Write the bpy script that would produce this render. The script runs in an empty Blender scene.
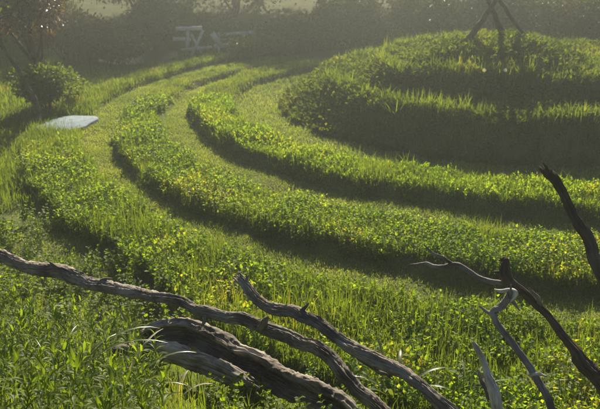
import bpy, math, random
import numpy as np
from mathutils import Vector, Matrix

R = math.radians
SC = bpy.context.scene
COL = SC.collection
rng = np.random.default_rng(7)
random.seed(7)

# ------------------------------------------------------------------ camera, sky, sun, exposure
CAM_H, PITCH, FPX = 3.0, R(20), 785.0
cd = bpy.data.cameras.new('camera'); cam = bpy.data.objects.new('camera', cd); COL.objects.link(cam)
cam.location = (0, 0, CAM_H); cam.rotation_euler = (R(90) - PITCH, 0, 0)
cd.sensor_width = 36; cd.lens = FPX / 600 * 36; cd.clip_end = 1000; cd.clip_start = 0.05
cd.dof.use_dof = True; cd.dof.focus_distance = 3.8; cd.dof.aperture_fstop = 6.3
SC.camera = cam

SUN_EL, SUN_AZ = R(30), R(3)          # azimuth from +Y towards +X
w = bpy.data.worlds.new('World'); SC.world = w; w.use_nodes = True
nt = w.node_tree; bg = nt.nodes['Background']
sky = nt.nodes.new('ShaderNodeTexSky'); sky.sky_type = 'NISHITA'; sky.sun_disc = False
sky.sun_elevation = SUN_EL; sky.sun_rotation = SUN_AZ; sky.dust_density = 1.0; sky.air_density = 0.8
nt.links.new(sky.outputs[0], bg.inputs[0]); bg.inputs[1].default_value = 0.055
sl = bpy.data.lights.new('sun', 'SUN'); sl.energy = 5.0; sl.angle = R(0.5); sl.color = (1.0, 0.88, 0.68)
so = bpy.data.objects.new('sun', sl); COL.objects.link(so)
sd = Vector((math.sin(SUN_AZ) * math.cos(SUN_EL), math.cos(SUN_AZ) * math.cos(SUN_EL), math.sin(SUN_EL)))
so.rotation_euler = (-sd).to_track_quat('-Z', 'Y').to_euler()
vs = SC.view_settings; vs.view_transform = 'Standard'; vs.look = 'None'; vs.gamma = 1; vs.use_curve_mapping = False
vs.exposure = 1.0
SC.render.engine = 'CYCLES'
SC.cycles.volume_bounces = 0
SC.cycles.max_bounces = 8

# ------------------------------------------------------------------ helpers
def tag(o, label=None, cat=None, group=None, kind=None):
    for k, v in (('label', label), ('category', cat), ('group', group), ('kind', kind)):
        if v: o[k] = v
    return o

def empty(name, loc=(0, 0, 0), rz=0.0):
    o = bpy.data.objects.new(name, None); COL.objects.link(o)
    o.location = loc; o.rotation_euler = (0, 0, rz); o.empty_display_size = 0.05
    return o

def mesh_np(name, V, F, mat, smooth=False, uv=None):
    """V (n,3) array, F (m,k) index array, k constant"""
    V = np.asarray(V, np.float32); F = np.asarray(F, np.int32)
    me = bpy.data.meshes.new(name); k = F.shape[1]
    me.vertices.add(len(V)); me.vertices.foreach_set('co', V.ravel())
    me.loops.add(F.size); me.loops.foreach_set('vertex_index', F.ravel())
    me.polygons.add(len(F))
    me.polygons.foreach_set('loop_start', np.arange(0, F.size, k, dtype=np.int32))
    me.polygons.foreach_set('loop_total', np.full(len(F), k, np.int32))
    if smooth: me.polygons.foreach_set('use_smooth', np.ones(len(F), bool))
    if uv is not None:
        l = me.uv_layers.new(name='UVMap'); l.data.foreach_set('uv', np.asarray(uv, np.float32)[F.ravel()].ravel())
    me.update(calc_edges=True); me.materials.append(mat)
    return me

def obj(name, me, parent=None, loc=None):
    o = bpy.data.objects.new(name, me); COL.objects.link(o)
    if parent: o.parent = parent
    if loc is not None: o.location = loc
    return o

_T = np.random.default_rng(99).random((256, 256))
def vn(x, y, seed=0, px=None):
    x = np.asarray(x, float); y = np.asarray(y, float)
    xi = np.floor(x).astype(int); yi = np.floor(y).astype(int); fx = x - xi; fy = y - yi
    fx = fx * fx * (3 - 2 * fx); fy = fy * fy * (3 - 2 * fy)
    def h(i, j):
        if px: i = i % px
        return _T[(i + seed * 37) % 256, (j + seed * 91) % 256]
    a = h(xi, yi) * (1 - fx) + h(xi + 1, yi) * fx
    b = h(xi, yi + 1) * (1 - fx) + h(xi + 1, yi + 1) * fx
    return a * (1 - fy) + b * fy
def fbm(x, y, seed=0, n=3):
    s = 0; a = .5
    for i in range(n):
        s = s + a * vn(np.asarray(x) * 2 ** i, np.asarray(y) * 2 ** i, seed + i * 5); a *= .5
    return s / (1 - .5 ** n)
def sstep(a, b, x):
    t = np.clip((x - a) / (b - a), 0, 1); return t * t * (3 - 2 * t)

# ------------------------------------------------------------------ terrain shape (a ring garden climbing to a mound)
CX, CY = 3.7, 12.7
def ctl(*p):
    a = np.array(p, float)
    return lambda th: np.interp(th, a[:, 0], a[:, 1])
S1i = ctl((100, 7.0), (190, 7.05), (210, 7.15), (225, 7.35), (238, 7.5), (250, 7.55), (300, 7.55))
S1o = ctl((100, 7.6), (175, 7.6), (195, 7.9), (220, 8.0), (232, 8.2), (241, 8.75), (255, 9.25), (300, 9.3))
S2i = ctl((100, 5.7), (140, 5.75), (160, 5.98), (200, 5.92), (227, 5.95), (245, 5.85), (300, 5.8))
S2o = ctl((100, 6.4), (170, 6.43), (185, 6.48), (200, 6.65), (215, 6.75), (300, 6.85))
S3i = ctl((100, 5.0), (165, 4.94), (190, 4.75), (215, 4.5), (240, 4.25), (300, 4.25))
S3o = ctl((100, 5.6), (165, 5.58), (182, 5.5), (195, 5.35), (215, 5.18), (240, 5.03), (300, 5.03))
M4b = ctl((0, 3.6), (120, 4.2), (156, 4.1), (173, 4.0), (197, 3.75), (211, 3.55), (227, 3.3), (237, 3.18), (254, 3.08), (270, 3.05), (360, 3.4))
M4t = ctl((0, 3.2), (120, 3.3), (173, 3.25), (197, 3.12), (218, 2.96), (231, 2.86), (270, 2.74), (360, 3.0))
M5t = ctl((0, 1.9), (120, 2.3), (177, 2.4), (200, 2.4), (217, 2.2), (241, 1.85), (278, 1.85), (360, 1.9))
def polar(X, Y):
    return np.hypot(X - CX, Y - CY), np.degrees(np.arctan2(Y - CY, X - CX)) % 360
def bed(lo, hi, r, th, e=.06):
    return sstep(lo(th) - e, lo(th) + e, r) * (1 - sstep(hi(th) - e, hi(th) + e * .5, r)) * sstep(95, 105, th) * (1 - sstep(298, 304, th))
def gz(X, Y):
    X = np.asarray(X, float); Y = np.asarray(Y, float)
    r, th = polar(X, Y)
    r = r + (vn(X * 1.6, Y * 1.6, 3) - .5) * .10
    z = .52 * (1 - sstep(M4t(th), M4b(th), r))
    z = z + .32 * (1 - sstep(M5t(th), M5t(th) + .38, r)) + .36 * (1 - sstep(.4, 1.5, np.hypot(X - CX + .7, Y - CY + .5)))
    z = z + .09 * bed(S1i, S1o, r, th) + .11 * bed(S2i, S2o, r, th) + .13 * bed(S3i, S3o, r, th)
    bank = np.clip((r - 9.0) * .55, 0, 1.35) * (1 - sstep(7.5, 10.5, Y))
    z = z + bank + np.clip(Y - 19.5, 0, 30) * .13
    z = z + (fbm(X * .7, Y * .7, 11) - .5) * .10 + (vn(X * 5, Y * 5, 2) - .5) * .02
    k = sstep(.45, .8, np.hypot(X + 3.56, Y - 11.78)); z = z * k + (1 - k) * .02
    return z
def gz1(x, y): return float(gz(np.array([x]), np.array([y]))[0])

def pix(x, y, Y):
    """world point at depth plane Y along the sight line of picture point (x, y)"""
    u = (x - 300) / FPX; v = (204.5 - y) / FPX
    d = Vector((u, math.cos(PITCH) + v * math.sin(PITCH), -math.sin(PITCH) + v * math.cos(PITCH)))
    return Vector((0, 0, CAM_H)) + d * (Y / d.y)
def pixg(x, y, z=0.0):
    u = (x - 300) / FPX; v = (204.5 - y) / FPX
    d = Vector((u, math.cos(PITCH) + v * math.sin(PITCH), -math.sin(PITCH) + v * math.cos(PITCH)))
    return Vector((0, 0, CAM_H)) + d * ((z - CAM_H) / d.z)
def near_view(X, Y, m=.22):
    """keep only ground that the photograph or a viewpoint beside it can see"""
    dep = Y * math.cos(PITCH) + 2.6 * math.sin(PITCH)
    return (np.abs(X / np.maximum(dep, .3)) < .39 + m) & (Y > 1.6)

# ------------------------------------------------------------------ materials
def new_mat(name):
    m = bpy.data.materials.new(name); m.use_nodes = True; t = m.node_tree; t.nodes.clear()
    return m, t, t.nodes.new('ShaderNodeOutputMaterial')
def ramp(t, stops, interp='LINEAR'):
    n = t.nodes.new('ShaderNodeValToRGB'); e = n.color_ramp; e.interpolation = interp
    while len(e.elements) < len(stops): e.elements.new(.5)
    for el, (p, c) in zip(e.elements, stops): el.position = p; el.color = (*c, 1)
    return n
def leaf_mat(name, stops, trans=.45, tcol=1.6, rough=.55, spec=.2, patch=1.2):
    m, t, out = new_mat(name); N = t.nodes.new; L = t.links.new
    g = N('ShaderNodeNewGeometry')
    nz = N('ShaderNodeTexNoise'); nz.inputs['Scale'].default_value = patch; nz.inputs['Detail'].default_value = 3
    L(g.outputs['Position'], nz.inputs['Vector'])
    a = N('ShaderNodeMath'); a.operation = 'MULTIPLY_ADD'
    L(g.outputs['Random Per Island'], a.inputs[0]); a.inputs[1].default_value = .75
    b = N('ShaderNodeMath'); b.operation = 'MULTIPLY_ADD'; L(nz.outputs['Fac'], b.inputs[0]); b.inputs[1].default_value = 1.5; b.inputs[2].default_value = -.62
    L(b.outputs[0], a.inputs[2])
    rp = ramp(t, stops); L(a.outputs[0], rp.inputs[0])
    p = N('ShaderNodeBsdfPrincipled'); p.inputs['Roughness'].default_value = rough
    p.inputs['Specular IOR Level'].default_value = spec
    L(rp.outputs[0], p.inputs['Base Color'])
    tr = N('ShaderNodeBsdfTranslucent')
    mx = N('ShaderNodeMix'); mx.data_type = 'RGBA'; mx.blend_type = 'MULTIPLY'; mx.inputs[0].default_value = 1
    L(rp.outputs[0], mx.inputs[6]); mx.inputs[7].default_value = (tcol * 1.34, tcol * 1.24, tcol * .3, 1)
    L(mx.outputs[2], tr.inputs[0])
    ms = N('ShaderNodeMixShader'); ms.inputs[0].default_value = trans
    L(p.outputs[0], ms.inputs[1]); L(tr.outputs[0], ms.inputs[2]); L(ms.outputs[0], out.inputs[0])
    return m
M = {}
M['herb'] = leaf_mat('herb_leaf', [(0, (.045, .085, .012)), (.5, (.085, .145, .02)), (.85, (.14, .18, .028)), (1, (.2, .19, .04))], .58, 2.7)
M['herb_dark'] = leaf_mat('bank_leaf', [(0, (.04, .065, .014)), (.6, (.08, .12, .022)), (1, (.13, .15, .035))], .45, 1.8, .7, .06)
M['grass'] = leaf_mat('grass_blade', [(0, (.055, .085, .015)), (.55, (.09, .135, .022)), (.9, (.13, .17, .035)), (1, (.2, .19, .07))], .5, 2.0)
M['mown'] = leaf_mat('mown_grass', [(0, (.11, .16, .032)), (.5, (.165, .225, .05)), (.85, (.22, .27, .07)), (1, (.3, .31, .12))], .45, 1.8)
M['lance'] = leaf_mat('lance_leaf', [(0, (.055, .095, .014)), (.6, (.10, .15, .022)), (1, (.16, .2, .035))], .52, 2.1, .5, .15)
M['broad'] = leaf_mat('broad_leaf', [(0, (.05, .09, .01)), (.6, (.10, .15, .018)), (1, (.15, .19, .03))], .58, 2.4)
M['strap'] = leaf_mat('strap_leaf', [(0, (.07, .11, .03)), (.6, (.11, .15, .04)), (1, (.17, .19, .06))], .4, 1.5, .35, .5)
M['dry'] = leaf_mat('dry_leaf', [(0, (.38, .33, .24)), (.6, (.5, .46, .36)), (1, (.6, .58, .5))], .3, 1.0)
M['silver'] = leaf_mat('silver_leaf', [(0, (.14, .18, .12)), (.6, (.25, .29, .22)), (1, (.42, .45, .38))], .3, 1.0)
M['shrub'] = leaf_mat('shrub_leaf', [(0, (.03, .04, .014)), (.6, (.06, .075, .025)), (1, (.10, .11, .04))], .35, 1.3)
M['thicket'] = leaf_mat('thicket_leaf', [(0, (.032, .04, .016)), (.6, (.065, .078, .03)), (1, (.11, .115, .05))], .4, 1.3)
M['bright'] = leaf_mat('bright_leaf', [(0, (.045, .08, .015)), (.6, (.085, .13, .02)), (1, (.14, .17, .03))], .45, 1.6)
M['copper'] = leaf_mat('copper_leaf', [(0, (.05, .025, .02)), (.55, (.1, .055, .042)), (.85, (.16, .1, .075)), (1, (.3, .26, .22))], .3, 1.0, .3, .6)
M['petal'] = leaf_mat('petal', [(0, (.75, .75, .7)), (1, (.8, .8, .78))], .3, 1.0)

def wood_mat(name, dark, mid, light, rough=.75, bump=.8):
    m, t, out = new_mat(name); N = t.nodes.new; L = t.links.new
    uv = N('ShaderNodeUVMap'); mp = N('ShaderNodeMapping'); L(uv.outputs[0], mp.inputs[0]); mp.inputs['Scale'].default_value = (9, 60, 1)
    n1 = N('ShaderNodeTexNoise'); n1.inputs['Scale'].default_value = 1; n1.inputs['Detail'].default_value = 10; n1.inputs['Roughness'].default_value = .72
    L(mp.outputs[0], n1.inputs['Vector'])
    g = N('ShaderNodeNewGeometry'); n2 = N('ShaderNodeTexNoise'); n2.inputs['Scale'].default_value = 7; n2.inputs['Detail'].default_value = 4
    L(g.outputs['Position'], n2.inputs['Vector'])
    mm = N('ShaderNodeMath'); mm.operation = 'MULTIPLY_ADD'; L(n2.outputs['Fac'], mm.inputs[0]); mm.inputs[1].default_value = .7
    m2 = N('ShaderNodeMath'); m2.operation = 'ADD'; L(n1.outputs['Fac'], m2.inputs[0]); m2.inputs[1].default_value = -.35
    L(m2.outputs[0], mm.inputs[2])
    rp = ramp(t, [(.32, dark), (.5, mid), (.72, light)]); L(mm.outputs[0], rp.inputs[0])
    p = N('ShaderNodeBsdfPrincipled'); p.inputs['Roughness'].default_value = rough; p.inputs['Specular IOR Level'].default_value = .3
    L(rp.outputs[0], p.inputs['Base Color'])
    b = N('ShaderNodeBump'); b.inputs['Strength'].default_value = bump; b.inputs['Distance'].default_value = .009
    L(n1.outputs['Fac'], b.inputs['Height']); L(b.outputs[0], p.inputs['Normal']); L(p.outputs[0], out.inputs[0])
    return m
M['log'] = wood_mat('weathered_wood', (.03, .024, .019), (.2, .165, .13), (.52, .46, .38))
M['core'] = wood_mat('sun_toned_log_core', (.08, .065, .05), (.36, .31, .25), (.62, .56, .47))  # lighter copy of the log wood; sunlight on the core put into its colour
M['darkwood'] = wood_mat('brown_dead_wood', (.035, .024, .017), (.10, .07, .05), (.22, .17, .13))
M['greywood'] = wood_mat('silver_grey_wood', (.03, .025, .022), (.2, .175, .155), (.5, .46, .42))
M['palewood'] = wood_mat('bleached_wood', (.3, .25, .18), (.7, .65, .54), (.82, .8, .72))  # bleached wood, raised further so the colour carries sunlight on the stick
M['bark'] = wood_mat('bark', (.03, .022, .016), (.08, .06, .045), (.16, .12, .09))
M['timber'] = wood_mat('pale_timber', (.3, .28, .26), (.48, .47, .44), (.62, .6, .56), .6, .2)

def ground_mat():
    m, t, out = new_mat('soil_and_turf'); N = t.nodes.new; L = t.links.new
    g = N('ShaderNodeNewGeometry')
    n1 = N('ShaderNodeTexNoise'); n1.inputs['Scale'].default_value = 2.2; n1.inputs['Detail'].default_value = 8
    n2 = N('ShaderNodeTexNoise'); n2.inputs['Scale'].default_value = 45; n2.inputs['Detail'].default_value = 5
    for n in (n1, n2): L(g.outputs['Position'], n.inputs['Vector'])
    a = N('ShaderNodeMath'); a.operation = 'MULTIPLY_ADD'; L(n2.outputs['Fac'], a.inputs[0]); a.inputs[1].default_value = .6
    b = N('ShaderNodeMath'); b.operation = 'MULTIPLY_ADD'; L(n1.outputs['Fac'], b.inputs[0]); b.inputs[1].default_value = .6; b.inputs[2].default_value = -.1
    L(b.outputs[0], a.inputs[2])
    rp = ramp(t, [(.3, (.05, .052, .022)), (.5, (.09, .11, .03)), (.7, (.14, .16, .045))]); L(a.outputs[0], rp.inputs[0])
    p = N('ShaderNodeBsdfPrincipled'); p.inputs['Roughness'].default_value = .95; p.inputs['Specular IOR Level'].default_value = .1
    L(rp.outputs[0], p.inputs['Base Color'])
    bp = N('ShaderNodeBump'); bp.inputs['Strength'].default_value = .8; bp.inputs['Distance'].default_value = .03
    L(n2.outputs['Fac'], bp.inputs['Height']); L(bp.outputs[0], p.inputs['Normal']); L(p.outputs[0], out.inputs[0])
    return m
M['ground'] = ground_mat()
def plain(name, c1, c2, scale, rough, spec=.5, bump=.2):
    m, t, out = new_mat(name); N = t.nodes.new; L = t.links.new
    g = N('ShaderNodeNewGeometry'); n1 = N('ShaderNodeTexNoise'); n1.inputs['Scale'].default_value = scale; n1.inputs['Detail'].default_value = 6
    L(g.outputs['Position'], n1.inputs['Vector'])
    rp = ramp(t, [(.3, c1), (.7, c2)]); L(n1.outputs['Fac'], rp.inputs[0])
    p = N('ShaderNodeBsdfPrincipled'); p.inputs['Roughness'].default_value = rough; p.inputs['Specular IOR Level'].default_value = spec
    L(rp.outputs[0], p.inputs['Base Color'])
    bp = N('ShaderNodeBump'); bp.inputs['Strength'].default_value = bump; bp.inputs['Distance'].default_value = .01
    L(n1.outputs['Fac'], bp.inputs['Height']); L(bp.outputs[0], p.inputs['Normal']); L(p.outputs[0], out.inputs[0])
    return m
M['stone'] = plain('sky_tinted_stone', (.2, .26, .31), (.3, .37, .42), 9, .85, .08)  # blue of the reflected sky is mixed into the matte stone colour
M['water'] = plain('pond_water', (.02, .03, .03), (.03, .04, .04), 2, .4, .25, .15)

# ------------------------------------------------------------------ ground: one sheet, fine near the rings, coarse to the horizon
def axis(lo, hi, step, far):
    a = np.arange(lo, hi, step); out = [a]; up = []; v = hi; s = step
    while v < far: up.append(v); s *= 1.35; v += s
    up.append(far); dn = []; v = lo - step; s = step
    while v > -far: dn.append(v); s *= 1.35; v -= s
    dn.append(-far)
    return np.concatenate([np.array(dn[::-1]), a, np.array(up)])
gx = axis(-7.5, 9.5, .06, 150.); gy = axis(1.0, 19.0, .06, 150.)
XX, YY = np.meshgrid(gx, gy); ZZ = gz(XX, YY)
# pond basin and the flat under the slab
POND = pixg(138, 53)
pd = np.hypot((XX - POND.x) / 1.1, (YY - POND.y) / 1.6)
ZZ = ZZ * sstep(.8, 1.6, pd) - .22 * (1 - sstep(.55, 1.0, pd))
ni, nj = len(gx), len(gy)
idx = np.arange(ni * nj).reshape(nj, ni)
F = np.stack([idx[:-1, :-1], idx[:-1, 1:], idx[1:, 1:], idx[1:, :-1]], -1).reshape(-1, 4)
ground = obj('ground', mesh_np('ground', np.stack([XX, YY, ZZ], -1).reshape(-1, 3), F, M['ground'], True))
tag(ground, 'grassy ground of concentric rings climbing to a terraced mound', kind='structure')
# pond water
a = np.linspace(0, 2 * np.pi, 48, endpoint=False)
PV = np.stack([POND.x + np.cos(a) * 1.12, POND.y + np.sin(a) * 1.62, np.full(48, -.06)], -1)
PV = np.vstack([PV, [[POND.x, POND.y, -.06]]])
obj_w = obj('pond_water', mesh_np('pond_water', PV, np.array([[i, (i + 1) % 48, 48] for i in range(48)]), M['water']))
tag(obj_w, 'small patch of still pond water left of the timber trestle', kind='structure')

# ------------------------------------------------------------------ foliage builders
def unit(v): return v / np.maximum(np.linalg.norm(v, axis=-1, keepdims=True), 1e-9)
def leaves(base, dirn, up, ln, wd, fold=.25):
    """folded diamond leaves: two triangles each"""
    n = len(base); d = unit(dirn); s = unit(np.cross(d, up)); u = np.cross(s, d)
    ln = np.broadcast_to(ln, n)[:, None]; wd = np.broadcast_to(wd, n)[:, None]
    m = base + d * ln * .45 - u * ln * .02
    V = np.stack([base, m + s * wd * .5 + u * wd * fold, base + d * ln - u * ln * .12, m - s * wd * .5 + u * wd * fold], 1).reshape(-1, 3)
    i = np.arange(n)[:, None] * 4
    F = np.concatenate([i + [0, 1, 2], i + [0, 2, 3]], 1).reshape(-1, 3)
    return V, F
def blades(base, ln, wd, lean, az):
    """bent grass blades: three triangles each"""
    n = len(base); dx = np.stack([np.cos(az), np.sin(az), np.zeros(n)], -1)
    ang = rng.random(n) * np.pi; s = np.stack([np.cos(ang), np.sin(ang), np.zeros(n)], -1)
    l = ln[:, None]; b = lean[:, None]; w_ = np.broadcast_to(wd, n)[:, None]; z = np.array([0, 0, 1.])
    mid = base + z * l * .55 + dx * l * b * .25
    tip = base + z * l * (1 - .45 * b) + dx * l * b * .85
    V = np.stack([base - s * w_ * .5, base + s * w_ * .5, mid - s * w_ * .45, mid + s * w_ * .45, tip], 1).reshape(-1, 3)
    i = np.arange(n)[:, None] * 5
    F = np.concatenate([i + [0, 1, 3], i + [0, 3, 2], i + [2, 3, 4]], 1).reshape(-1, 3)
    return V, F
def join(parts):
    Vs, Fs, o = [], [], 0
    for V, F in parts:
        Vs.append(V); Fs.append(F + o); o += len(V)
    return np.vstack(Vs), np.vstack(Fs)
def ring_points(lo, hi, t0, t1, dens, e=.0, rag=.16):
    """random ground points between two ring radii"""
    rm = max(float(hi(np.linspace(t0, t1, 40)).max()), 1); n = int(dens * rm * rm * .5 * R(t1 - t0) * 1.0)
    r = np.sqrt(rng.random(n)) * rm; th = t0 + rng.random(n) * (t1 - t0)
    X = CX + r * np.cos(np.radians(th)); Y = CY + r * np.sin(np.radians(th)); rj = r + (vn(X * 1.6, Y * 1.6, 3) - .5) * .1 + (vn(X * 4, Y * 4, 8) - .5) * rag
    k = (rj > lo(th) + e) & (rj < hi(th) - e); r, th, X, Y = r[k], th[k], X[k], Y[k]
    k = near_view(X, Y); return X[k], Y[k], r[k], th[k]
def herb_cover(X, Y, hmin, hmax, per, ln, wd, seed=0, upr=.5):
    """leafy stems: per whorled leaves up each stem"""
    n = len(X); H = hmin + (hmax - hmin) * np.clip(fbm(X * 2.2, Y * 2.2, 20 + seed) * 1.5 - .25 + rng.normal(0, .18, n), 0, 1.2)
    z0 = gz(X, Y); tilt = rng.normal(0, .16, (n, 2))
    out = []
    far = np.clip(np.hypot(X, Y) / 9., 1, 1.35)
    for j in range(per):
        f = (j + .6 + rng.random(n) * .4) / per
        b = np.stack([X + tilt[:, 0] * H * f, Y + tilt[:, 1] * H * f, z0 + H * f], -1)
        az = j * 2.4 + rng.random(n) * 6.28
        el = upr * (.3 + f) + rng.normal(0, .35, n)
        d = np.stack([np.cos(az) * np.cos(el), np.sin(az) * np.cos(el), np.sin(el)], -1)
        up = np.tile([0, 0, 1.], (n, 1)) + rng.normal(0, .25, (n, 3))
        sc = (1.15 - .45 * abs(f - .55)) * (.75 + rng.random(n) * .5) * far
        out.append(leaves(b, d, up, ln * sc, wd * sc))
    # thin stems
    hs = rng.random(n) * 6.28
    b = np.stack([X, Y, z0 - .02], -1)
    tp = np.stack([X + tilt[:, 0] * H, Y + tilt[:, 1] * H, z0 + H], -1)
    s = np.stack([np.cos(hs), np.sin(hs), 0 * hs], -1) * .002
    V = np.stack([b - s, b + s, tp], 1).reshape(-1, 3)
    out.append((V, np.arange(n * 3).reshape(-1, 3)))
    return join(out)
def grass_cover(X, Y, l0, l1, wd, seed=0, lean=.5, mul=1.):
    n = len(X); L_ = (l0 + (l1 - l0) * rng.random(n)) * (.6 + .8 * fbm(X * 1.8, Y * 1.8, 40 + seed)) * mul
    far = np.clip(np.hypot(X, Y) / 8., 1, 2.2)
    return blades(np.stack([X, Y, gz(X, Y) - .005], -1), L_, wd * far, lean * rng.random(n) * 1.4, rng.random(n) * 6.28)

# ------------------------------------------------------------------ ring beds of herbs
def herb_bed(label, lo, hi, t0, t1, dens, hmin, hmax, per, ln, wd, gd, gl, seed, upr=.5, group=None, mat='herb'):
    o = empty('herb_bed', (CX + hi(225) * math.cos(R(225)), CY + hi(225) * math.sin(R(225)), 0))
    tag(o, label, 'herb bed', 'curved herb beds of the ring garden')
    X, Y, r, th = ring_points(lo, hi, t0, t1, dens)
    k = (fbm(X * 1.3, Y * 1.3, 60 + seed) > .22) & (rng.random(len(X)) < sstep(t0, t0 + 7, th) + .02); X, Y = X[k], Y[k]
    V, F = herb_cover(X, Y, hmin, hmax, per, ln, wd, seed, upr)
    p = obj('leaf_cover', mesh_np('leaf_cover', V - np.array(o.location), F, M[mat]), o); p['kind'] = 'stuff'
    X, Y, r, th = ring_points(lo, hi, min(t0, 125), t1, gd)
    V, F = grass_cover(X, Y, gl * .4, gl * .9, .005, seed, .5, (.45 + .55 * sstep(t0 - 8, t0 + 14, th)) * np.where((fbm(X * 1.7, Y * 1.7, 90 + seed) > .58) & (rng.random(len(X)) < .3), 1.9, 1.))
    p = obj('grass_blades', mesh_np('grass_blades', V - np.array(o.location), F, M['grass']), o); p['kind'] = 'stuff'
    return o
herb_bed('widest bed of bright herbs curving along the bottom, just behind the dead logs', S1i, S1o, 198, 275, 760, .03, .21, 8, .036, .024, 3000, .22, 1)
herb_bed('second curved bed of yellow-green herbs with the bright round left end', S2i, S2o, 173, 285, 900, .02, .155, 7, .032, .021, 2600, .16, 2)
herb_bed('narrow curved herb bed with dark cut edge just below the mound', S3i, S3o, 176, 285, 900, .03, .165, 7, .035, .019, 2600, .18, 3, .8)

def terrace(label, lo, hi, t0, t1, dens, gd, gl, hm, seed, rim=None):
    o = empty('terrace_bed', (CX, CY - float(hi(270)), gz1(CX, CY - float(hi(270)))))
    tag(o, label, 'terrace', 'planted terraces of the mound')
    X, Y, r, th = ring_points(lo, hi, t0, t1, dens)
    V, F = herb_cover(X, Y, hm * .25, hm * .95, 7, .05, .028, seed, .6)
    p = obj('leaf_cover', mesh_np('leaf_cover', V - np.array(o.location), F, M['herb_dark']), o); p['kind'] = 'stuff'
    X, Y, r, th = ring_points(lo, hi, t0, t1, gd)
    V, F = grass_cover(X, Y, gl * .4, gl, .006, seed)
    p = obj('grass_blades', mesh_np('grass_blades', V - np.array(o.location), F, M['grass']), o); p['kind'] = 'stuff'
    if rim:
        X, Y, r, th = ring_points(lambda t: rim(t) - .16, lambda t: rim(t) + .1, t0, t1, 1500)
        k = fbm(X * 2, Y * 2, 70 + seed) > .42; X, Y = X[k], Y[k]
        V, F = grass_cover(X, Y, .12, .34, .008, seed)
        p = obj('rim_blades', mesh_np('rim_blades', V - np.array(o.location), F, M['grass']), o); p['kind'] = 'stuff'
    return o
cst = lambda v: (lambda th: np.full_like(np.asarray(th, float), v))
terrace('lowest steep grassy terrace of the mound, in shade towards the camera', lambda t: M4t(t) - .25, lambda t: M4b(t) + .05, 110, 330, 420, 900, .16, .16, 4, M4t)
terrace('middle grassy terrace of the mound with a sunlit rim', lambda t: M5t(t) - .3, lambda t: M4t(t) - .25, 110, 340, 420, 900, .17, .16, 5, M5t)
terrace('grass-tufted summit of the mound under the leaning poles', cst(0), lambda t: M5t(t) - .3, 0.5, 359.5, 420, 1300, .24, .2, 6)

# mown grass on the ring paths
def path_grass(name, label, lo, hi, t0, t1, dens, l0, l1, seed):
    X, Y, r, th = ring_points(lo, hi, t0, t1, dens)
    k = rng.random(len(X)) < .6 + 1.6 * np.clip(fbm(X * 1.1, Y * 1.1, 80 + seed) - .3, 0, 1); X, Y = X[k], Y[k]
    V, F = grass_cover(X, Y, l0, l1, .0045, seed, .9)
    tag(obj(name, mesh_np(name, V, F, M['mown'])), label, kind='stuff')
path_grass('path_grass', 'mown grass of the outer ring path', S2o, S1i, 130, 280, 7000, .018, .045, 1)
path_grass('path_grass', 'mown grass of the middle ring path', S3o, S2i, 130, 285, 7000, .018, .045, 2)
path_grass('path_grass', 'mown grass of the inner ring path at the foot of the mound', lambda t: M4b(t) + .05, S3i, 120, 285, 3200, .03, .08, 3)
path_grass('path_grass', 'thin shaded grass of the lowest path by the bank', S1o, lambda t: S1o(t) * 0 + 9.05, 190, 245, 1600, .02, .06, 4)

# rough grass outside the rings (left, behind) and on the bank
n = 230000
X = -9 + rng.random(n) * 16; Y = 8 + rng.random(n) * 14; r, th = polar(X, Y)
pdn = np.hypot((X - POND.x) / 1.15, (Y - POND.y) / 1.65)
k = (((r > S1o(th) + .02) & ((th < 201) | (r > 9.0))) | ((r > S1i(th)) & (th < 214))) & near_view(X, Y, .12) & (pdn > 1)
X, Y = X[k], Y[k]
SLAB = pixg(69, 126.5)
k = (np.abs(X - SLAB.x) > .42) | (np.abs(Y - SLAB.y) > .5); X, Y = X[k], Y[k]
V, F = grass_cover(X, Y, .04, .14, .006, 9, .5, np.where(Y < 10.5, 1.5, 1.))
tag(obj('lawn_grass', mesh_np('lawn_grass', V, F, M['grass'])), 'long rough grass left of and behind the rings', kind='stuff')
n = 60000
X = -5 + rng.random(n) * 9; Y = 1.7 + rng.random(n) * 7.5; r, th = polar(X, Y)
k = (r > 9.0) & near_view(X, Y, .15); X, Y = X[k], Y[k]
V, F = grass_cover(X, Y, .05, .2, .005, 12)
tag(obj('bank_grass', mesh_np('bank_grass', V, F, M['grass'])), 'rough grass on the bank around the logs', kind='stuff')

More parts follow.
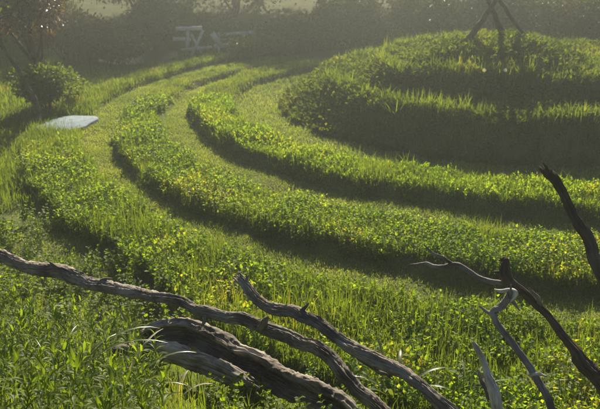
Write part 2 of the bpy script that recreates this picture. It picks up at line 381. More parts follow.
# ------------------------------------------------------------------ wood
def catmull(P, n):
    P = np.asarray(P, float); Q = np.vstack([2 * P[0] - P[1], P, 2 * P[-1] - P[-2]]); m = len(P) - 1
    t = np.linspace(0, m, n); i = np.minimum(t.astype(int), m - 1); f = (t - i)[:, None]
    a, b, c, d = Q[i], Q[i + 1], Q[i + 2], Q[i + 3]
    return .5 * (2 * b + (c - a) * f + (2 * a - 5 * b + 4 * c - d) * f ** 2 + (3 * b - a - 3 * c + d) * f ** 3)
def wood_tube(P, rad, mat, ns=24, step=.012, groove=.22, lump=.18, twist=1.2, seed=0, jag=.5, flat=1., cells=13, arc=None, kink=.9, kf=3.5):
    P = np.asarray(P, float); ln = np.linalg.norm(np.diff(P, axis=0), axis=1).sum()
    n = max(int(ln / step), 8); PR = catmull(np.hstack([P, np.asarray(rad, float)[:, None]]), n)
    C = PR[:, :3]; q_ = np.linspace(0, ln, n); kz = kink * np.minimum(PR[:, 3:4], .03) * (np.stack([vn(q_ * kf, q_ * 0 + i, seed + 8) + .5 * vn(q_ * kf * 2.7, q_ * 0 + i, seed + 9) for i in (1, 2, 3)], -1) - .75); C = C + kz; r = np.maximum(PR[:, 3], .0015)
    T = unit(np.gradient(C, axis=0)); s = np.concatenate([[0], np.cumsum(np.linalg.norm(np.diff(C, axis=0), axis=1))])
    u = np.cross(T[0], [0, 0, 1.]); u = u / np.linalg.norm(u); U = []
    for i in range(n):
        u = u - T[i] * np.dot(u, T[i]); u = u / np.linalg.norm(u); U.append(u)
    U = np.array(U); W = np.cross(T, U)
    ang = np.arange(ns) / ns * 2 * np.pi; prof = np.ones(ns)
    if arc:                                   # an open shell: outer arc and back along the inside
        hlf = ns // 2; t_ = np.linspace(0, 1, hlf); ang = R(arc[0]) + R(arc[1] - arc[0]) * np.concatenate([t_, t_[::-1]])
        prof = np.concatenate([np.ones(hlf), np.full(ns - hlf, arc[2])])
    A, S = np.meshgrid(ang, s); A0 = A; A = A % (2 * np.pi)
    ph = ((A / (2 * np.pi)) * cells + twist * S * cells / 6.28) % cells
    g1 = vn(ph, S * 2.2, seed + 1, px=cells); g2 = vn(ph * 2 % (2 * cells), S * 6, seed + 2, px=2 * cells)
    g3 = vn(ph * 4 % (4 * cells), S * 30, seed + 4, px=4 * cells)
    lmp = vn(A / (2 * np.pi) * 3, S * 9, seed + 3, px=3)
    crack = np.exp(-((g1 - .5) / .05) ** 2) + .6 * np.exp(-((g2 - .5) / .04) ** 2)
    rr = prof[None] * r[:, None] * (1 + groove * .4 * (.5 - np.abs(2 * g3 - 1)) + groove * .9 * (.5 - np.abs(2 * g2 - 1)) + groove * .8 * (g1 - .5) - groove * .9 * crack + lump * 2 * (lmp - .5))
    V = C[:, None] + U[:, None] * (rr * np.cos(A))[..., None] + W[:, None] * (rr * np.sin(A) * flat)[..., None]
    jg = (np.random.default_rng(seed + 5).random(ns) - .35) * jag
    for q in range(5):
        V[q] -= T[0] * (jg * r[0] * 2.2 * (1 - q / 5))[:, None]; V[-1 - q] += T[-1] * (np.roll(jg, 5) * r[-1] * 2.2 * (1 - q / 5))[:, None]
    V = V.reshape(-1, 3); V = np.vstack([V, [C[0] + T[0] * r[0] * .5], [C[-1] - T[-1] * r[-1] * .5]])
    i = np.arange(n - 1)[:, None] * ns; j = np.arange(ns)[None]
    F = np.stack([i + j, i + (j + 1) % ns, i + ns + (j + 1) % ns, i + ns + j], -1).reshape(-1, 4)
    c0 = n * ns; q = np.arange(ns); b = (n - 1) * ns
    cap = np.vstack([np.stack([np.full(ns, c0), (q + 1) % ns, q, q], -1), np.stack([np.full(ns, c0 + 1), b + q, b + (q + 1) % ns, b + q], -1)])
    tri = np.vstack([F[:, [0, 1, 2]], F[:, [0, 2, 3]], cap[:ns, :3], cap[ns:, :3]])
    uv = np.stack([S, ph / cells], -1).reshape(-1, 2); uv = np.vstack([uv, [[0, 0], [0, 0]]])
    return mesh_np('wood', V, tri, mat, True, uv)
def px_path(pts):
    """(x, y, depth, thickness in picture points) -> world points and radii"""
    P, r = [], []
    for x, y, Y, t in pts:
        p = pix(x, y, Y); P.append(p); dep = p.y * math.cos(PITCH) + (CAM_H - p.z) * math.sin(PITCH)
        r.append(t * .5 / FPX * dep)
    return P, r
def to_ground(P, r, dx, dy, rr, sink=.03):
    """carry the end of a limb down to the bank it rests on"""
    p = P[-1]; x, y = p.x + dx, p.y + dy; z = gz1(x, y) - sink
    P.append(Vector((p.x + dx * .55, p.y + dy * .55, (p.z + z) / 2 + .03))); r.append((r[-1] + rr) / 2)
    P.append(Vector((x, y, z))); r.append(rr)
def limb(label, mat, pts, end=None, start=None, twigs=(), thin=1., cat='branch', name='dead_branch', group=None, part='limb', **kw):
    P, r = px_path(pts); r = [q * thin for q in r]
    if end: to_ground(P, r, *end)
    if start:
        P.reverse(); r.reverse(); to_ground(P, r, *start); P.reverse(); r.reverse()
    base = P[-1]; o = empty(name, base); tag(o, label, cat, group)
    def rel(Q): return [q - base for q in Q]
    obj(part, wood_tube(rel(P), r, M[mat], **kw), o)
    for i, (tm, tp) in enumerate(twigs):
        Pt, rt = px_path(tp); rt = [q * .8 for q in rt]
        k2 = dict(kw); k2['seed'] = kw.get('seed', 0) + 7 * i + 3; k2['ns'] = 22; k2['jag'] = 1.5; k2.pop('thin', None); k2['step'] = .006; k2['kink'] = 2.0; k2['kf'] = 9
        obj('twig', wood_tube(rel(Pt), rt, M[tm], **k2), o)
    return o
G = 'dead branches lying in front of the rings'
limb('long grey weathered branch crossing the left foreground, left end leaving the picture', 'log',
     [(-14, 256, 4.75, 13), (22, 264, 4.65, 14), (66, 272, 4.5, 17), (92, 284, 4.4, 13), (130, 290, 4.25, 14), (170, 300, 4.1, 12), (205, 311, 3.95, 13), (245, 322, 3.8, 14), (285, 337, 3.65, 15), (318, 352, 3.5, 16), (345, 376, 3.35, 15), (366, 398, 3.25, 15)],
     end=(.18, -.2, .04), start=(-.75, .25, .045),
     twigs=[('log', [(262, 330, 3.72, 8), (266, 323, 3.7, 7), (269, 318, 3.69, 3)]), ('log', [(98, 285, 4.38, 7), (104, 280, 4.36, 4), (112, 279, 4.35, 1.5)]), ('log', [(212, 316, 3.92, 7), (206, 321, 3.88, 5), (201, 327, 3.86, 1.5)]), ('log', [(60, 270, 4.5, 8), (54, 264, 4.5, 5), (50, 262, 4.5, 2)])], group=G, cat='branch', seed=3, groove=.5, lump=.07, cells=17, ns=72, step=.007, thin=.8, kink=1.2)
limb('crooked grey branch with a broken tip raised in the middle foreground', 'log',
     [(241, 281, 3.5, 12), (250, 290, 3.47, 13), (262, 301, 3.42, 14), (277, 308, 3.36, 16), (296, 311, 3.3, 17), (315, 321, 3.22, 17), (345, 343, 3.1, 17), (372, 358, 3.0, 19), (400, 373, 2.9, 18), (420, 386, 2.82, 17), (440, 402, 2.75, 17)],
     end=(.3, -.3, .045), twigs=[('log', [(246, 287, 3.49, 6), (241, 280, 3.5, 4), (237, 276, 3.52, 1.5)]), ('log', [(300, 312, 3.28, 6), (306, 306, 3.27, 5), (309, 303, 3.27, 2)]), ('log', [(244, 285, 3.49, 5), (246, 278, 3.49, 3), (246, 274, 3.49, 1)]), ('log', [(352, 352, 3.08, 7), (372, 366, 3.01, 8), (392, 378, 2.93, 5)])],
     group=G, seed=11, groove=.5, lump=.08, cells=17, ns=72, step=.007, jag=1.6, thin=.7)
# split log: hollow shell and fallen core
def split_log():
    P, r = px_path([(146, 336, 4.05, 16), (162, 333, 4.0, 24), (188, 334, 3.95, 30), (215, 348, 3.88, 32), (245, 364, 3.78, 34), (275, 380, 3.68, 34), (305, 395, 3.58, 32), (335, 410, 3.48, 30)])
    to_ground(P, r, .2, -.2, .06)
    o = empty('split_log', P[-1]); tag(o, 'thick split rotten log lying in the lower left foreground', 'log', None); b = Vector(P[-1])
    obj('shell', wood_tube([p - b for p in P], r, M['log'], ns=88, step=.008, groove=.34, lump=.07, seed=21, jag=1.0, twist=.3, cells=15, arc=(-62, -262, .78)), o)
    P, r = px_path([(156, 350, 3.84, 14), (170, 353, 3.81, 18), (190, 359, 3.76, 19), (212, 367, 3.7, 20), (232, 376, 3.63, 20), (248, 386, 3.57, 16)])
    obj('core', wood_tube([p - b for p in P], r, M['core'], ns=48, step=.008, groove=.5, lump=.07, seed=31, jag=1.4, twist=.3, cells=15), o)
    P, r = px_path([(116, 350, 4.05, 10), (130, 351, 4.04, 13), (150, 352, 4.0, 14), (180, 352, 3.95, 14)])
    obj('stub', wood_tube([p - b for p in P], r, M['log'], ns=24, groove=.4, seed=41, jag=1.), o)
split_log()
limb('dark brown forked branch with thin grey side twig at lower right', 'darkwood',
     [(500, 259, 3.25, 3), (506, 261, 3.25, 7), (507, 272, 3.24, 12), (512, 285, 3.22, 11), (528, 297, 3.18, 10), (545, 314, 3.13, 9), (560, 333, 3.08, 9), (574, 352, 3.03, 11), (586, 366, 3.0, 17), (605, 385, 2.95, 17)],
     end=(.3, -.25, .035), twigs=[('greywood', [(503, 283, 3.23, 5), (488, 280, 3.27, 5), (470, 272, 3.31, 5), (456, 264, 3.35, 5), (440, 266, 3.38, 5), (425, 264, 3.42, 4.5), (411, 265, 3.45, 2.5)]),
                                  ('greywood', [(458, 265, 3.35, 4), (446, 259, 3.36, 3.6), (434, 254, 3.37, 3), (424, 245, 3.38, 1.4)]),
                                  ('greywood', [(543, 312, 3.14, 6), (536, 299, 3.12, 5), (529, 288, 3.1, 2.5)]),
                                  ('darkwood', [(507, 275, 3.24, 5), (501, 273, 3.25, 4), (495, 272, 3.26, 2)])],
     group=G, seed=51, groove=.45, lump=.2, ns=40, thin=.85, jag=1.2)
limb('grey twig with a pale forked tip below the dark forked branch', 'greywood',
     [(510, 296, 3.05, 9), (503, 306, 3.05, 9), (493, 312, 3.05, 7), (497, 322, 3.03, 8), (508, 337, 3.0, 8), (518, 352, 2.96, 9), (530, 368, 2.91, 9), (540, 382, 2.87, 10), (549, 400, 2.82, 10)],
     end=(.08, -.15, .02), twigs=[('greywood', [(494, 313, 3.05, 6), (487, 311, 3.06, 4), (480, 306, 3.07, 2)]), ('palewood', [(511, 298, 3.05, 6), (514, 294, 3.05, 6), (510, 291, 3.06, 4.5), (501, 291, 3.07, 4), (496, 290, 3.08, 2)]),
                                  ('greywood', [(511, 299, 3.05, 5), (516, 306, 3.04, 3), (519, 310, 3.04, 1.5)]), ('greywood', [(511, 294, 3.05, 4), (511, 284, 3.05, 1.5)]), ('palewood', [(534, 377, 2.89, 5), (540, 376, 2.88, 4), (546, 377, 2.87, 2)])],
     group=G, seed=61, groove=.45, lump=.2, ns=32, thin=.75, jag=1.2)
limb('short bleached pale stick standing at the bottom edge', 'palewood',
     [(473, 342, 2.95, 3), (477, 348, 2.94, 6), (483, 359, 2.93, 7), (488, 371, 2.91, 8), (493, 384, 2.88, 12), (497, 398, 2.85, 12)],
     end=(.04, -.08, .02), twigs=[('greywood', [(480, 372, 2.95, 3), (485, 384, 2.92, 6), (490, 398, 2.88, 8)])], group=G, seed=71, groove=.5, lump=.25, ns=32, thin=.8, jag=1.4, cat='stick')
limb('dark broken branch end reaching in from the right edge', 'darkwood',
     [(545, 170, 3.2, 7), (551, 177, 3.2, 9), (560, 190, 3.18, 9), (569, 208, 3.15, 9), (578, 226, 3.12, 10), (589, 249, 3.08, 11), (606, 284, 3.0, 12), (640, 350, 2.95, 13)],
     end=(.2, -.2, .04), twigs=[('darkwood', [(548, 172, 3.2, 3), (545, 166, 3.2, 3), (543, 163, 3.2, 1.5)]), ('greywood', [(549, 173, 3.2, 4), (545, 172, 3.2, 4), (541, 173, 3.2, 3)])], group=G, seed=81, groove=.45, lump=.15, ns=36, jag=1.8)

# three leaning poles on the mound
def sight(px_, py_):
    u = (px_ - 300) / FPX; v = (204.5 - py_) / FPX; t = 2.0
    d = Vector((u, math.cos(PITCH) + v * math.sin(PITCH), -math.sin(PITCH) + v * math.cos(PITCH)))
    while t < 22:
        p = Vector((0, 0, CAM_H)) + d * t
        if p.z < gz1(p.x, p.y): break
        t += .04
    return p.x, p.y
def pole(label, pts, seed):
    fx, fy = sight(pts[-1][0], pts[-1][1]); P, r = px_path([(a, b, fy - .12 * i, t) for i, (a, b, _, t) in enumerate(pts[::-1])][::-1])
    g = Vector((fx, fy, gz1(fx, fy) - .06)); P.append(g); r.append(r[-1])
    o = empty('leaning_pole', g); tag(o, label, 'pole', 'poles leaning on the summit of the mound')
    obj('pole_shaft', wood_tube([p - g for p in P], r, M['bark'], ns=12, step=.03, seed=seed, groove=.2, lump=.15), o)
pole('left leaning pole on the mound, slanting up to the right', [(506, -14, 12.5, 4), (490, 10, 12.4, 5), (479, 24, 12.3, 6), (462, 48, 12.2, 6.5)], 91)
pole('middle leaning pole on the mound, slanting up to the left', [(482, -16, 12.6, 4), (490, 6, 12.4, 5), (498, 25, 12.2, 6), (507, 44, 12.0, 6)], 92)
pole('thin right leaning pole on the mound', [(486, -18, 12.7, 3), (503, 6, 12.5, 4), (518, 26, 12.3, 4), (535, 47, 12.1, 4.5)], 93)

# ------------------------------------------------------------------ slab
def slab():
    a = np.linspace(0, 2 * np.pi, 22, endpoint=False); q = .42; z0 = gz1(SLAB.x, SLAB.y)
    X = np.sign(np.cos(a)) * np.abs(np.cos(a)) ** .55 * .36 + (vn(a * 2, a * 0, 5) - .5) * .1
    Y = np.sign(np.sin(a)) * np.abs(np.sin(a)) ** .55 * .5 + (vn(a * 2, a * 0 + 7, 6) - .5) * .1
    X = X + Y * .25; rings = []
    for s, z in ((1, -.1), (1, .03), (.985, .042), (.95, .046)): rings.append(np.stack([X * s, Y * s, np.full(22, z)], -1))
    V = np.vstack(rings + [[[0, 0, .046]]]); F = []
    for k in range(3):
        for i in range(22):
            j = (i + 1) % 22; F += [[k * 22 + i, k * 22 + j, k * 22 + 22 + j], [k * 22 + i, k * 22 + 22 + j, k * 22 + 22 + i]]
    F += [[66 + i, 66 + (i + 1) % 22, 88] for i in range(22)]
    tag(obj('stone_slab', mesh_np('stone_slab', V, F, M['stone']), loc=(SLAB.x, SLAB.y, z0)), 'pale flat stone slab coloured with sky reflection in the grass at the left', 'stone')
slab()

# ------------------------------------------------------------------ timber behind the rings
def plank(o, name, a, b, w_, t, mat='timber'):
    a, b = np.array(a, float), np.array(b, float); d = unit(b - a); L_ = np.linalg.norm(b - a)
    w_ *= .72; t *= .8; s = np.cross(d, [0, 1, 0]); s = unit(s); u = np.cross(s, d); V = []
    for e in (a, b):
        for i, j in ((-1, -1), (1, -1), (1, 1), (-1, 1)): V.append(e + s * i * w_ / 2 + u * j * t / 2)
    F = [[0, 1, 2, 3], [7, 6, 5, 4], [0, 4, 5, 1], [1, 5, 6, 2], [2, 6, 7, 3], [3, 7, 4, 0]]
    uv = np.array([[0, 0], [0, .3], [0, .6], [0, .9]] + [[L_, 0], [L_, .3], [L_, .6], [L_, .9]])
    return obj(name, mesh_np(name, V, F, M[mat], False, uv), o)
def trestle():
    Y0 = 18.2; g = pix(196, 58, Y0); zg = gz1(g.x, g.y); o = empty('timber_trestle', (g.x, Y0, zg))
    tag(o, 'weathered grey timber trestle with crossed legs far behind the rings', 'trestle')
    def q(x, y, dY=0.): p = pix(x, y, Y0 + dY); return (p.x - g.x, dY, max(p.z - zg, -.03))
    plank(o, 'post', q(187, 62, .1), q(188, 28, .1), .10, .07)
    plank(o, 'leg', q(191, 62, -.1), q(203, 30, -.1), .09, .05); plank(o, 'leg', q(203, 62, .25), q(191, 34, .25), .08, .05)
    plank(o, 'rail', q(181, 50, 0), q(212, 47, 0), .09, .05); plank(o, 'rail', q(173, 39, .17), q(191, 40, .17), .11, .05)
    plank(o, 'top_rail', q(176, 29, .02), q(202, 28, .02), .11, .09)
trestle()
def bench():
    Y0 = 18.5; g = pix(234, 56, Y0); zg = gz1(g.x, g.y); o = empty('timber_bench', (g.x, Y0, zg))
    tag(o, 'pale timber garden bench with slatted back beside the trestle', 'bench')
    def q(x, y, dY=0.): p = pix(x, y, Y0 + dY); return (p.x - g.x, dY, max(p.z - zg, -.03))
    plank(o, 'seat_plank', q(214, 46), q(256, 43), .1, .3)
    plank(o, 'back_slat', q(216, 35, .26), q(254, 32, .26), .09, .03); plank(o, 'back_slat', q(216, 40, .25), q(254, 38, .25), .06, .03)
    for x, a in ((219, 0), (251, 0)):
        plank(o, 'leg', q(x, 60, -.1), q(x, 46, -.1), .07, .07); plank(o, 'leg', q(x, 58, .22), q(x, 32, .22), .07, .06)
    plank(o, 'arm_board', q(212, 33, -.16), q(221, 46, -.16), .16, .04)
bench()

# ------------------------------------------------------------------ shrubs and trees behind
def crown_pts(n, rx, ry, rz, lobes, seed, hollow=.45):
    g = np.random.default_rng(seed); C = []
    for i in range(lobes):
        d = unit(g.normal(size=3)); d[2] = abs(d[2]) * .9 - .25
        C.append((d * np.array([rx, ry, rz]) * (.35 + .4 * g.random()), (.3 + .3 * g.random())))
    P, Dn = [], []
    per = n // lobes
    for c, s in C:
        d = unit(g.normal(size=(per, 3))); rad = (hollow + (1 - hollow) * g.random(per) ** .5)[:, None] * (1 + .35 * (g.random((per, 1)) - .5))
        P.append(c + d * rad * s * np.array([rx, ry, rz])); Dn.append(d)
    return np.vstack(P), np.vstack(Dn), C
def shrub(name, label, x, y, rx, ry, h, mat, n, lf, seed, cat='shrub', group='shrubs behind the rings', lobes=16, trunk=.0, lean=0., wmat='bark'):
    g = np.random.default_rng(seed); z0 = gz1(x, y)
    if abs(x) > 14 or y > 30: z0 = gz1(x, y)
    o = empty(name, (x, y, z0), g.random() * 6.28 if not lean else 0); tag(o, label, cat, group)
    rz = (h - trunk) / 2; cz = trunk + rz
    P, Dn, C = crown_pts(n, rx, ry, rz * 1.15, lobes, seed)
    P[:, 2] += cz; k = P[:, 2] > .02; P, Dn = P[k], Dn[k]; m = len(P)
    if lean: P[:, 0] += lean * np.clip(P[:, 2] / h, 0, 1)
    d = unit(Dn + g.normal(0, .7, (m, 3)) + np.array([0, 0, -.15])); up = unit(Dn * .3 + g.normal(0, .6, (m, 3)) + np.array([0, 0, .6]))
    V, F = leaves(P, d, up, lf * (.6 + .8 * g.random(m)), lf * .55 * (.7 + .6 * g.random(m)))
    c = obj('crown', mesh_np('crown', V, F, M[mat]), o)
    # stems
    tr = max(.02, h * .012)
    if trunk > .5:
        tp = [Vector((lean * .0, 0, -.1)), Vector((lean * .25 + .05, .03, trunk * .5)), Vector((lean * .6, -.03, trunk)), Vector((lean, 0, cz + rz * .4))]
        obj('trunk', wood_tube(tp, [tr * 2.4, tr * 1.9, tr * 1.5, tr * .5], M[wmat], ns=12, step=.08, seed=seed, groove=.15), o)
        for i in range(6):
            cc = C[i][0] + np.array([lean * .8, 0, cz]); s0 = np.array([lean * .6, 0, trunk * (.75 + .25 * g.random())])
            md = (s0 + cc) / 2 + g.normal(0, .12, 3)
            obj('limb', wood_tube([s0, md, cc], [tr * 1.1, tr * .7, tr * .25], M[wmat], ns=8, step=.1, seed=seed + i), o)
    else:
        for i in range(6):
            cc = C[i][0] + np.array([0, 0, cz]); s0 = np.array([g.normal() * .08, g.normal() * .08, -.06])
            md = np.array([cc[0] * .4, cc[1] * .4, cc[2] * .55])
            obj('stem', wood_tube([s0, md, cc], [tr, tr * .7, tr * .3], M[wmat], ns=8, step=.1, seed=seed + i), o)
    return o
# low shrubs seen behind the far rings (x, y, rx, ry, h, material, label)
def at(px_, Y): return (px_ - 300) / FPX * (Y * math.cos(PITCH) + 2.5 * math.sin(PITCH))
SH = [(62, 17.5, 1.1, .8, 1.3, 'shrub', 'dull green shrub behind the copper-leaved tree'),
      (110, 17.4, .9, .6, .75, 'shrub', 'low green shrub between the rings and the pond'),
      (160, 19.8, 1.2, .8, 1.2, 'shrub', 'dim shrub left of the timber trestle, beyond the pond'),
      (205, 19.6, 1.0, .8, .8, 'shrub', 'dark low shrub right behind the timber trestle'),
      (262, 17.6, .75, .6, .62, 'shrub', 'rounded low shrub right of the timber bench'),
      (300, 18.6, 1.1, .8, .9, 'shrub', 'hazy rounded shrub between the bench and the mound'),
      (350, 19.2, 1.2, .9, 1.3, 'shrub', 'dark shrub just left behind the mound'),
      (425, 18.5, 1.5, 1.0, 1.7, 'shrub', 'dark shrub behind the summit of the mound, left of the poles'),
      (505, 18.0, 1.6, 1.0, 1.9, 'shrub', 'dark shrub behind the leaning poles'),
      (580, 17.5, 1.6, 1.0, 1.8, 'shrub', 'dark shrub behind the right edge of the mound')]
for i, (px_, Y, rx, ry, h, mt, lb) in enumerate(SH):
    shrub('shrub', lb, at(px_, Y), Y, rx, ry, h, mt, 9000, .085, 200 + i)
# taller growth at the back that shuts off the sky
TR = [(-11, 22.8, 2.9, 5.4), (-7.2, 25.0, 2.9, 5.2), (-3.2, 26.2, 2.7, 5.2), (.8, 26.4, 2.7, 5.2), (4.6, 26, 2.6, 5.2), (8.5, 24, 2.8, 5.2), (12.5, 23, 2.8, 6.0), (16, 20, 2.8, 6.0)]
TL = ['far left', 'second from the left', 'third from the left', 'fourth from the left', 'fourth from the right', 'third from the right', 'second from the right', 'far right']
for i, (x, y, rr_, h) in enumerate(TR):
    shrub('broadleaf_tree', 'hazy green tree of the back row, ' + TL[i], x, y, rr_, rr_ * .8, h, 'shrub', 15000, .14, 300 + i, 'tree', 'back row of trees', 26, 1.1)
# undergrowth closing the gaps under the trees
UG = [(-12.5, 20.5), (-9.6, 21), (-6.9, 21.6), (-4.4, 22.2), (-1.9, 22.4), (.7, 22.5), (3.3, 22.2), (6.0, 21.6), (8.8, 21), (11.6, 20.2)]
UL = ['furthest left', 'above the copper bush', 'above the low green shrub by the pond', 'above the pond', 'above the trestle', 'above the bench', 'left of the mound top', 'behind the poles', 'right of the poles', 'furthest right']
for i, (x, y) in enumerate(UG):
    shrub('thicket', 'dim brown-green thicket at the back, ' + UL[i], x, y, 1.9, 1.0, 2.5 + .5 * random.random(), 'thicket', 11000, .10, 700 + i, 'thicket', 'thickets under the back trees', 22)
for i, x in enumerate((-10.5, -7.3, -4.2, -1.2, 1.8, 4.8)):
    shrub('thicket', 'dim tall thicket closing the far back, ' + ['furthest left', 'second from left', 'third from left', 'third from right', 'second from right', 'furthest right'][i], x, 24.6 + random.random(), 2.1, 1.1, 4.0, 'thicket', 12000, .12, 730 + i, 'thicket', 'tall thickets at the far back', 22)
# left edge: leaning small tree, copper shrub, green shrub
tb = pixg(39, 127)
def lean_tree():
    z0 = gz1(tb.x, tb.y); o = empty('young_tree', (tb.x, tb.y, z0)); tag(o, 'young tree with a thin curved stem leaning left at the left edge', 'tree')
    g = Vector((tb.x, tb.y, z0)); P = [g + Vector((0, 0, -.06))]; r = [.045]
    for x, y, Y, t in ((38, 112, 12.0, 5), (34, 98, 12.0, 4.6), (27, 84, 12.0, 4.2), (18, 70, 12.0, 4), (6, 52, 12.0, 3.5), (-4, 30, 12.1, 3), (-8, 0, 12.1, 2)):
        p, q = px_path([(x, y, Y, t)]); P += p; r += q
    obj('trunk', wood_tube([p - g for p in P], r, M['bark'], ns=12, step=.03, seed=400, groove=.15, lump=.1), o)
    for i, (x, y) in enumerate(((-22, 30), (-40, 20), (-20, -5))):
        e = pix(x, y, 12.1 + .2 * i); s = pix(4, 48, 12.0)
        obj('limb', wood_tube([s - g, (s + e) / 2 - g + Vector((0, .05, .06)), e - g], [.022, .016, .006], M['bark'], ns=8, step=.05, seed=410 + i), o)
    gg = np.random.default_rng(405); n_ = 5000
    P_, D_, C_ = crown_pts(n_, 1.0, .9, .75, 14, 405); c = np.array(pix(-45, -8, 12.1) - g); P_ = P_ + c
    V, F = leaves(P_, unit(D_ + gg.normal(0, .7, P_.shape)), unit(gg.normal(0, .6, P_.shape) + [0, 0, .6]), .07 * (.6 + .8 * gg.random(len(P_))), .035)
    obj('crown', mesh_np('crown', V, F, M['bright']), o)
lean_tree()
x, y = at(36, 13.3), 13.3
shrub('copper_shrub', 'reddish copper-leaved bush at the upper left corner', x, y, .8, .65, 2.6, 'copper', 4200, .085, 501, 'bush', None, 20, .75)
x, y = at(44, 12.9), 12.9
shrub('shrub', 'bright green low shrub behind the leaning young tree', x, y, .55, .45, .75, 'bright', 4000, .075, 502)

# ------------------------------------------------------------------ foreground plants (each clump a thing, each leafy stem a part)
def stem_mesh(kind, seed):
    g = np.random.default_rng(seed); vs, fs = [], []
    H = dict(lance=.30, broad=.24)[kind]; H *= .8 + .4 * g.random(); bx, by = g.normal(0, .04, 2)
    npair = 8 if kind == 'lance' else 6; o = 0
    def ax(f): return np.array([bx * f * f, by * f * f, H * f])
    # stem: 3-sided
    for f in np.linspace(0, 1, 5):
        c = ax(f) - [0, 0, .03 if f == 0 else 0]; rr = .0028 * (1 - .6 * f)
        vs += [c + [rr * math.cos(q), rr * math.sin(q), 0] for q in (0, 2.09, 4.19)]
    for k in range(4):
        for q in range(3):
            a, b = k * 3 + q, k * 3 + (q + 1) % 3; fs += [[a, b, b + 3], [a, b + 3, a + 3]]
    o = 15
    for j in range(npair):
        f = .25 + .75 * (j + .5) / npair; az0 = j * 1.57 + g.normal(0, .3)
        for sgn in (0, math.pi):
            az = az0 + sgn + g.normal(0, .2); sz = (1.1 - .5 * f) * (.8 + .4 * g.random())
            l, w_ = (.1 * sz, .017 * sz) if kind == 'lance' else (.055 * sz, .04 * sz)
            el = (.45 + .75 * f + g.normal(0, .18)) if kind == 'lance' else (.5 + .6 * f + g.normal(0, .3))
            d = np.array([math.cos(az), math.sin(az), 0]); s = np.array([-d[1], d[0], 0]); c = ax(f)
            sec = []
            for t, ww in ((0, .12), (.3, .9), (.6, .85), (1, 0)):
                e = el - .9 * t * t; p = c + d * l * t * math.cos(el - .3 * t) + np.array([0, 0, l * t * math.sin(el - .55 * t)])
                nrm = np.array([-d[0] * math.sin(e), -d[1] * math.sin(e), math.cos(e)])
                if t == 1: sec.append([p])
                else: sec.append([p + s * w_ * ww * .5 + nrm * w_ * ww * .18, p, p - s * w_ * ww * .5 + nrm * w_ * ww * .18])
            for q in sec: vs += q
            for k in range(2):
                for q in range(2):
                    a = o + k * 3 + q; fs += [[a, a + 1, a + 4], [a, a + 4, a + 3]]
            fs += [[o + 6, o + 7, o + 9], [o + 7, o + 8, o + 9]]; o += 10
    return mesh_np(kind + '_stem', np.array(vs), np.array(fs), M[kind])
STEM = {k: [stem_mesh(k, 600 + i) for i in range(6)] for k in ('lance', 'broad')}
def clump(kind, x, y, nst, sc, label, group, name):
    o = empty(name, (x, y, gz1(x, y)), random.random() * 6.28); tag(o, label, 'plant', group)
    for i in range(nst):
        st = obj('leafy_stem', random.choice(STEM[kind]), o)
        a = random.random() * 6.28; q = math.sqrt(random.random()) * .09 * sc
        wx = x + q * math.cos(a + o.rotation_euler.z); wy = y + q * math.sin(a + o.rotation_euler.z)
        st.location = (q * math.cos(a), q * math.sin(a), gz1(wx, wy) - gz1(x, y))
        st.rotation_euler = (random.gauss(0, .2), random.gauss(0, .2), random.random() * 6.28); st.scale = [sc * random.uniform(.7, 1.15)] * 3
def scatter(n, x0, x1, y0, y1, dmin, ok=None):
    """picture-area seeds dropped on the bank below them"""
    got = []
    for _ in range(n * 60):
        px_, py_ = random.uniform(x0, x1), random.uniform(y0, y1)
        if ok and not ok(px_, py_): continue
        # march the sight line down to the ground
        u = (px_ - 300) / FPX; v = (204.5 - py_) / FPX
        d = Vector((u, math.cos(PITCH) + v * math.sin(PITCH), -math.sin(PITCH) + v * math.cos(PITCH))); t = 2.0
        while t < 12:
            p = Vector((0, 0, CAM_H)) + d * t
            if p.z < gz1(p.x, p.y): break
            t += .06
        if all((p.x - a) ** 2 + (p.y - b) ** 2 > dmin * dmin for a, b in got):
            got.append((p.x, p.y))
        if len(got) >= n: break
    return got
GL, GB = 'lance-leaved plants on the near bank', 'round-leaved plants on the near bank'
for x, y in scatter(50, -10, 150, 330, 460, .14, lambda a, b: b > 320 + (a - 20) * .25):
    clump('lance', x, y, 6, 1.0, 'dark green plant with narrow pointed leaves on the lower left bank', GL, 'lance_leaf_plant')
for x, y in scatter(44, -10, 190, 215, 345, .14, lambda a, b: (b > 225 + max(0, a - 30) * .62) and b < 345):
    clump('broad', x, y, 8, 1.0, 'yellow-green plant with small rounded leaves behind the long branch at left', GB, 'round_leaf_plant')
for x, y in scatter(14, 215, 350, 372, 440, .13, lambda a, b: b > 350 + abs(a - 280) * .1):
    clump('broad', x, y, 8, .85, 'small leafy plant between the split log and the two long branches', 'leafy plants between the logs', 'round_leaf_plant')

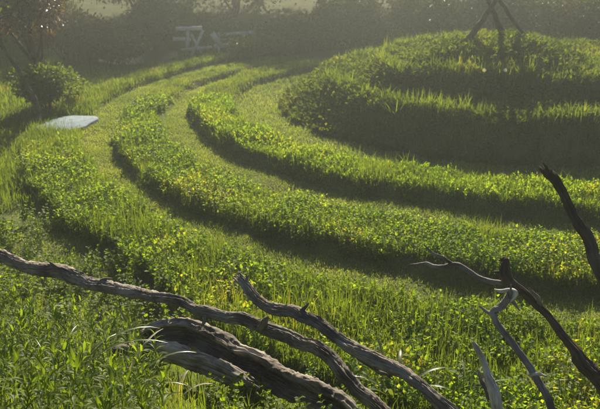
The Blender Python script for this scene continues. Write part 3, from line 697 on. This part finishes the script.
# strap leaves, arching blades
def strap_mesh(L_, W_, arch, mat, seed, rise=1.0):
    n_ = 12; vs, fs = [], []; p = np.array([0, 0, -.02]); el = 1.25 * rise
    for i in range(n_ + 1):
        t = i / n_; w_ = W_ * (math.sin(math.pi * min(t * .55 + .28, 1)) if t < .95 else .25) * (1 - t ** 6 * .6)
        nrm = np.array([-math.sin(el), 0, math.cos(el)])
        vs += [p + [0, w_ / 2, 0] + nrm * w_ * .2, p.copy(), p - [0, w_ / 2, 0] + nrm * w_ * .2]
        p = p + np.array([math.cos(el), 0, math.sin(el)]) * L_ / n_; el -= arch / n_ * (.5 + t)
    for i in range(n_):
        for q in range(2): a = i * 3 + q; fs += [[a, a + 1, a + 4, a + 3]]
    return mesh_np('strap', np.array(vs), np.array(fs), M[mat], True)
def strap_plant(label, x, y, specs, name='strap_leaf_plant', cat='plant', group=None):
    o = empty(name, (x, y, gz1(x, y))); tag(o, label, cat, group)
    for i, (L_, W_, arch, az, mat, rise) in enumerate(specs):
        b = obj('leaf', strap_mesh(L_, W_, arch, mat, i, rise), o); b.rotation_euler = (0, 0, az)
        b.location = (random.uniform(-.02, .02), random.uniform(-.02, .02), 0)
    return o
def bank_at(px_, py_):
    return scatter(1, px_ - .1, px_ + .1, py_ - .1, py_ + .1, .0)[0]
x, y = bank_at(62, 405)
strap_plant('arching grass with long pale blades at the bottom left edge', x, y, [(.62, .016, 1.7, .1, 'strap', .9), (.6, .018, 1.9, .5, 'strap', .95), (.42, .012, 1.5, -.2, 'strap', .9), (.5, .014, 2.0, .9, 'strap', .95), (.38, .01, 1.6, 2.2, 'strap', 1), (.45, .012, 1.8, 1.5, 'strap', 1)], 'arching_grass', 'grass')
x, y = bank_at(120, 412)
strap_plant('arching grass with curved blades in front of the split log', x, y, [(.5, .018, 1.9, .3, 'strap', 1.05), (.46, .017, 1.6, 1.0, 'dry', 1.05), (.46, .014, 2.1, -.1, 'strap', .9), (.3, .012, 1.4, 2.6, 'strap', 1)], 'arching_grass', 'grass')
x, y = bank_at(150, 372)
strap_plant('single broad upright green blade left of the split log', x, y, [(.5, .036, .5, 2.7, 'strap', 1.02), (.34, .02, .8, 1.2, 'strap', 1)])
x, y = bank_at(394, 408)
strap_plant('green strap-leaved plant under the crooked branch at bottom centre', x, y, [(.44, .034, 1.5, 2.2, 'strap', 1), (.46, .036, 1.8, 1.4, 'strap', 1), (.44, .032, 1.9, 2.9, 'strap', .9), (.5, .034, 1.7, .3, 'strap', .9), (.5, .03, 1.1, 1.9, 'strap', 1.05), (.46, .028, 1.6, -.4, 'strap', .9), (.5, .03, 2.1, 3.6, 'strap', .9), (.42, .03, 1.2, 4.4, 'strap', 1)])
x, y = bank_at(30, 330)
strap_plant('grey-green strap leaves at the left edge under the long branch', x, y, [(.34, .024, 1.9, .1, 'silver', .85), (.3, .022, 1.7, .6, 'silver', .9), (.3, .022, 1.6, 2.8, 'silver', .9), (.28, .02, 2.0, -.5, 'silver', .9), (.3, .02, 1.4, 1.5, 'strap', 1)])
x, y = bank_at(174, 402)
strap_plant('dry bleached blades below the split log', x, y, [(.2, .022, 1.3, 1.2, 'dry', .9), (.17, .02, 1.6, 2.6, 'dry', .8), (.24, .014, 1.6, .2, 'dry', .8), (.22, .018, 1.2, 3.3, 'dry', .8)], 'dry_blades', 'dead leaves')
# silvery plants at the bottom right
for i, (a, b) in enumerate(((533, 402), (462, 404), (578, 405))):
    x, y = bank_at(a, b)
    strap_plant(['silvery small-leaved plant at bottom right beside the grey twig', 'silvery small-leaved plant beside the bleached stick', 'silvery small-leaved plant in the bottom right corner'][i], x, y,
                [(random.uniform(.2, .36), .026, random.uniform(.6, 2), j * .75, 'silver', random.uniform(.75, 1.1)) for j in range(9)], 'silvery_plant', 'plant', 'silvery plants at the bottom right')
# tall tufts catching light on the mound's rims, white daisies
for i, (a, b, Y) in enumerate(((397, 97, 10.7), (392, 99, 10.75), (330, 84, 12.4), (352, 82, 12.0))):
    x = at(a, Y); strap_plant(['tall lit grass tuft on the lower mound rim', 'short lit grass tuft on the lower mound rim', 'hazy tall tuft on the left flank of the mound', 'hazy short tuft on the left flank of the mound'][i], x, Y,
                [(random.uniform(.2, .42), .016, random.uniform(.3, 1.0), j * .8, 'grass', random.uniform(.95, 1.2)) for j in range(10)], 'grass_tuft', 'grass', 'tufts on the mound')
def daisy(px_, py_, Y, label):
    p = pix(px_, py_, Y); z0 = gz1(p.x, p.y); o = empty('daisy', (p.x, p.y, z0)); tag(o, label, 'flower', 'white flowers on the mound'); h = max(p.z - z0, .08)
    obj('stalk', wood_tube([(0, 0, -.02), (.01, 0, h * .5), (0, -.01, h)], [.003, .003, .002], M['grass'], ns=6, step=.03), o)
    a_ = np.arange(9) * 2 * np.pi / 9; d = np.stack([np.cos(a_), np.sin(a_) * .5 - .1, np.sin(a_)], -1)
    V, F = leaves(np.tile([0, -.01, h], (9, 1)), d, np.tile([0, -1., .5], (9, 1)), .03, .018)
    obj('petals', mesh_np('petals', V, F, M['petal']), o)
daisy(484, 70, 10.8, 'left of two tiny white flowers on the mound rim'); daisy(505, 70, 10.8, 'right of two tiny white flowers on the mound rim')

# ------------------------------------------------------------------ haze
def haze():
    x0, x1, y0, y1, z0, z1 = -152, 152, -152, 152, -1.6, 11.0
    V = [(x, y, z) for z in (z0, z1) for x, y in ((x0, y0), (x1, y0), (x1, y1), (x0, y1))]
    F = [[3, 2, 1, 0], [4, 5, 6, 7], [0, 1, 5, 4], [1, 2, 6, 5], [2, 3, 7, 6], [3, 0, 4, 7]]
    m, t, out = new_mat('haze'); p = t.nodes.new('ShaderNodeVolumePrincipled')
    p.inputs['Color'].default_value = (.86, .95, .88, 1); p.inputs['Density'].default_value = .006; p.inputs['Anisotropy'].default_value = .72
    t.links.new(p.outputs[0], out.inputs['Volume'])
    o = obj('haze', mesh_np('haze', V, F, m)); o['kind'] = 'stuff'; o['label'] = 'pale sunlit haze in the air'
haze()
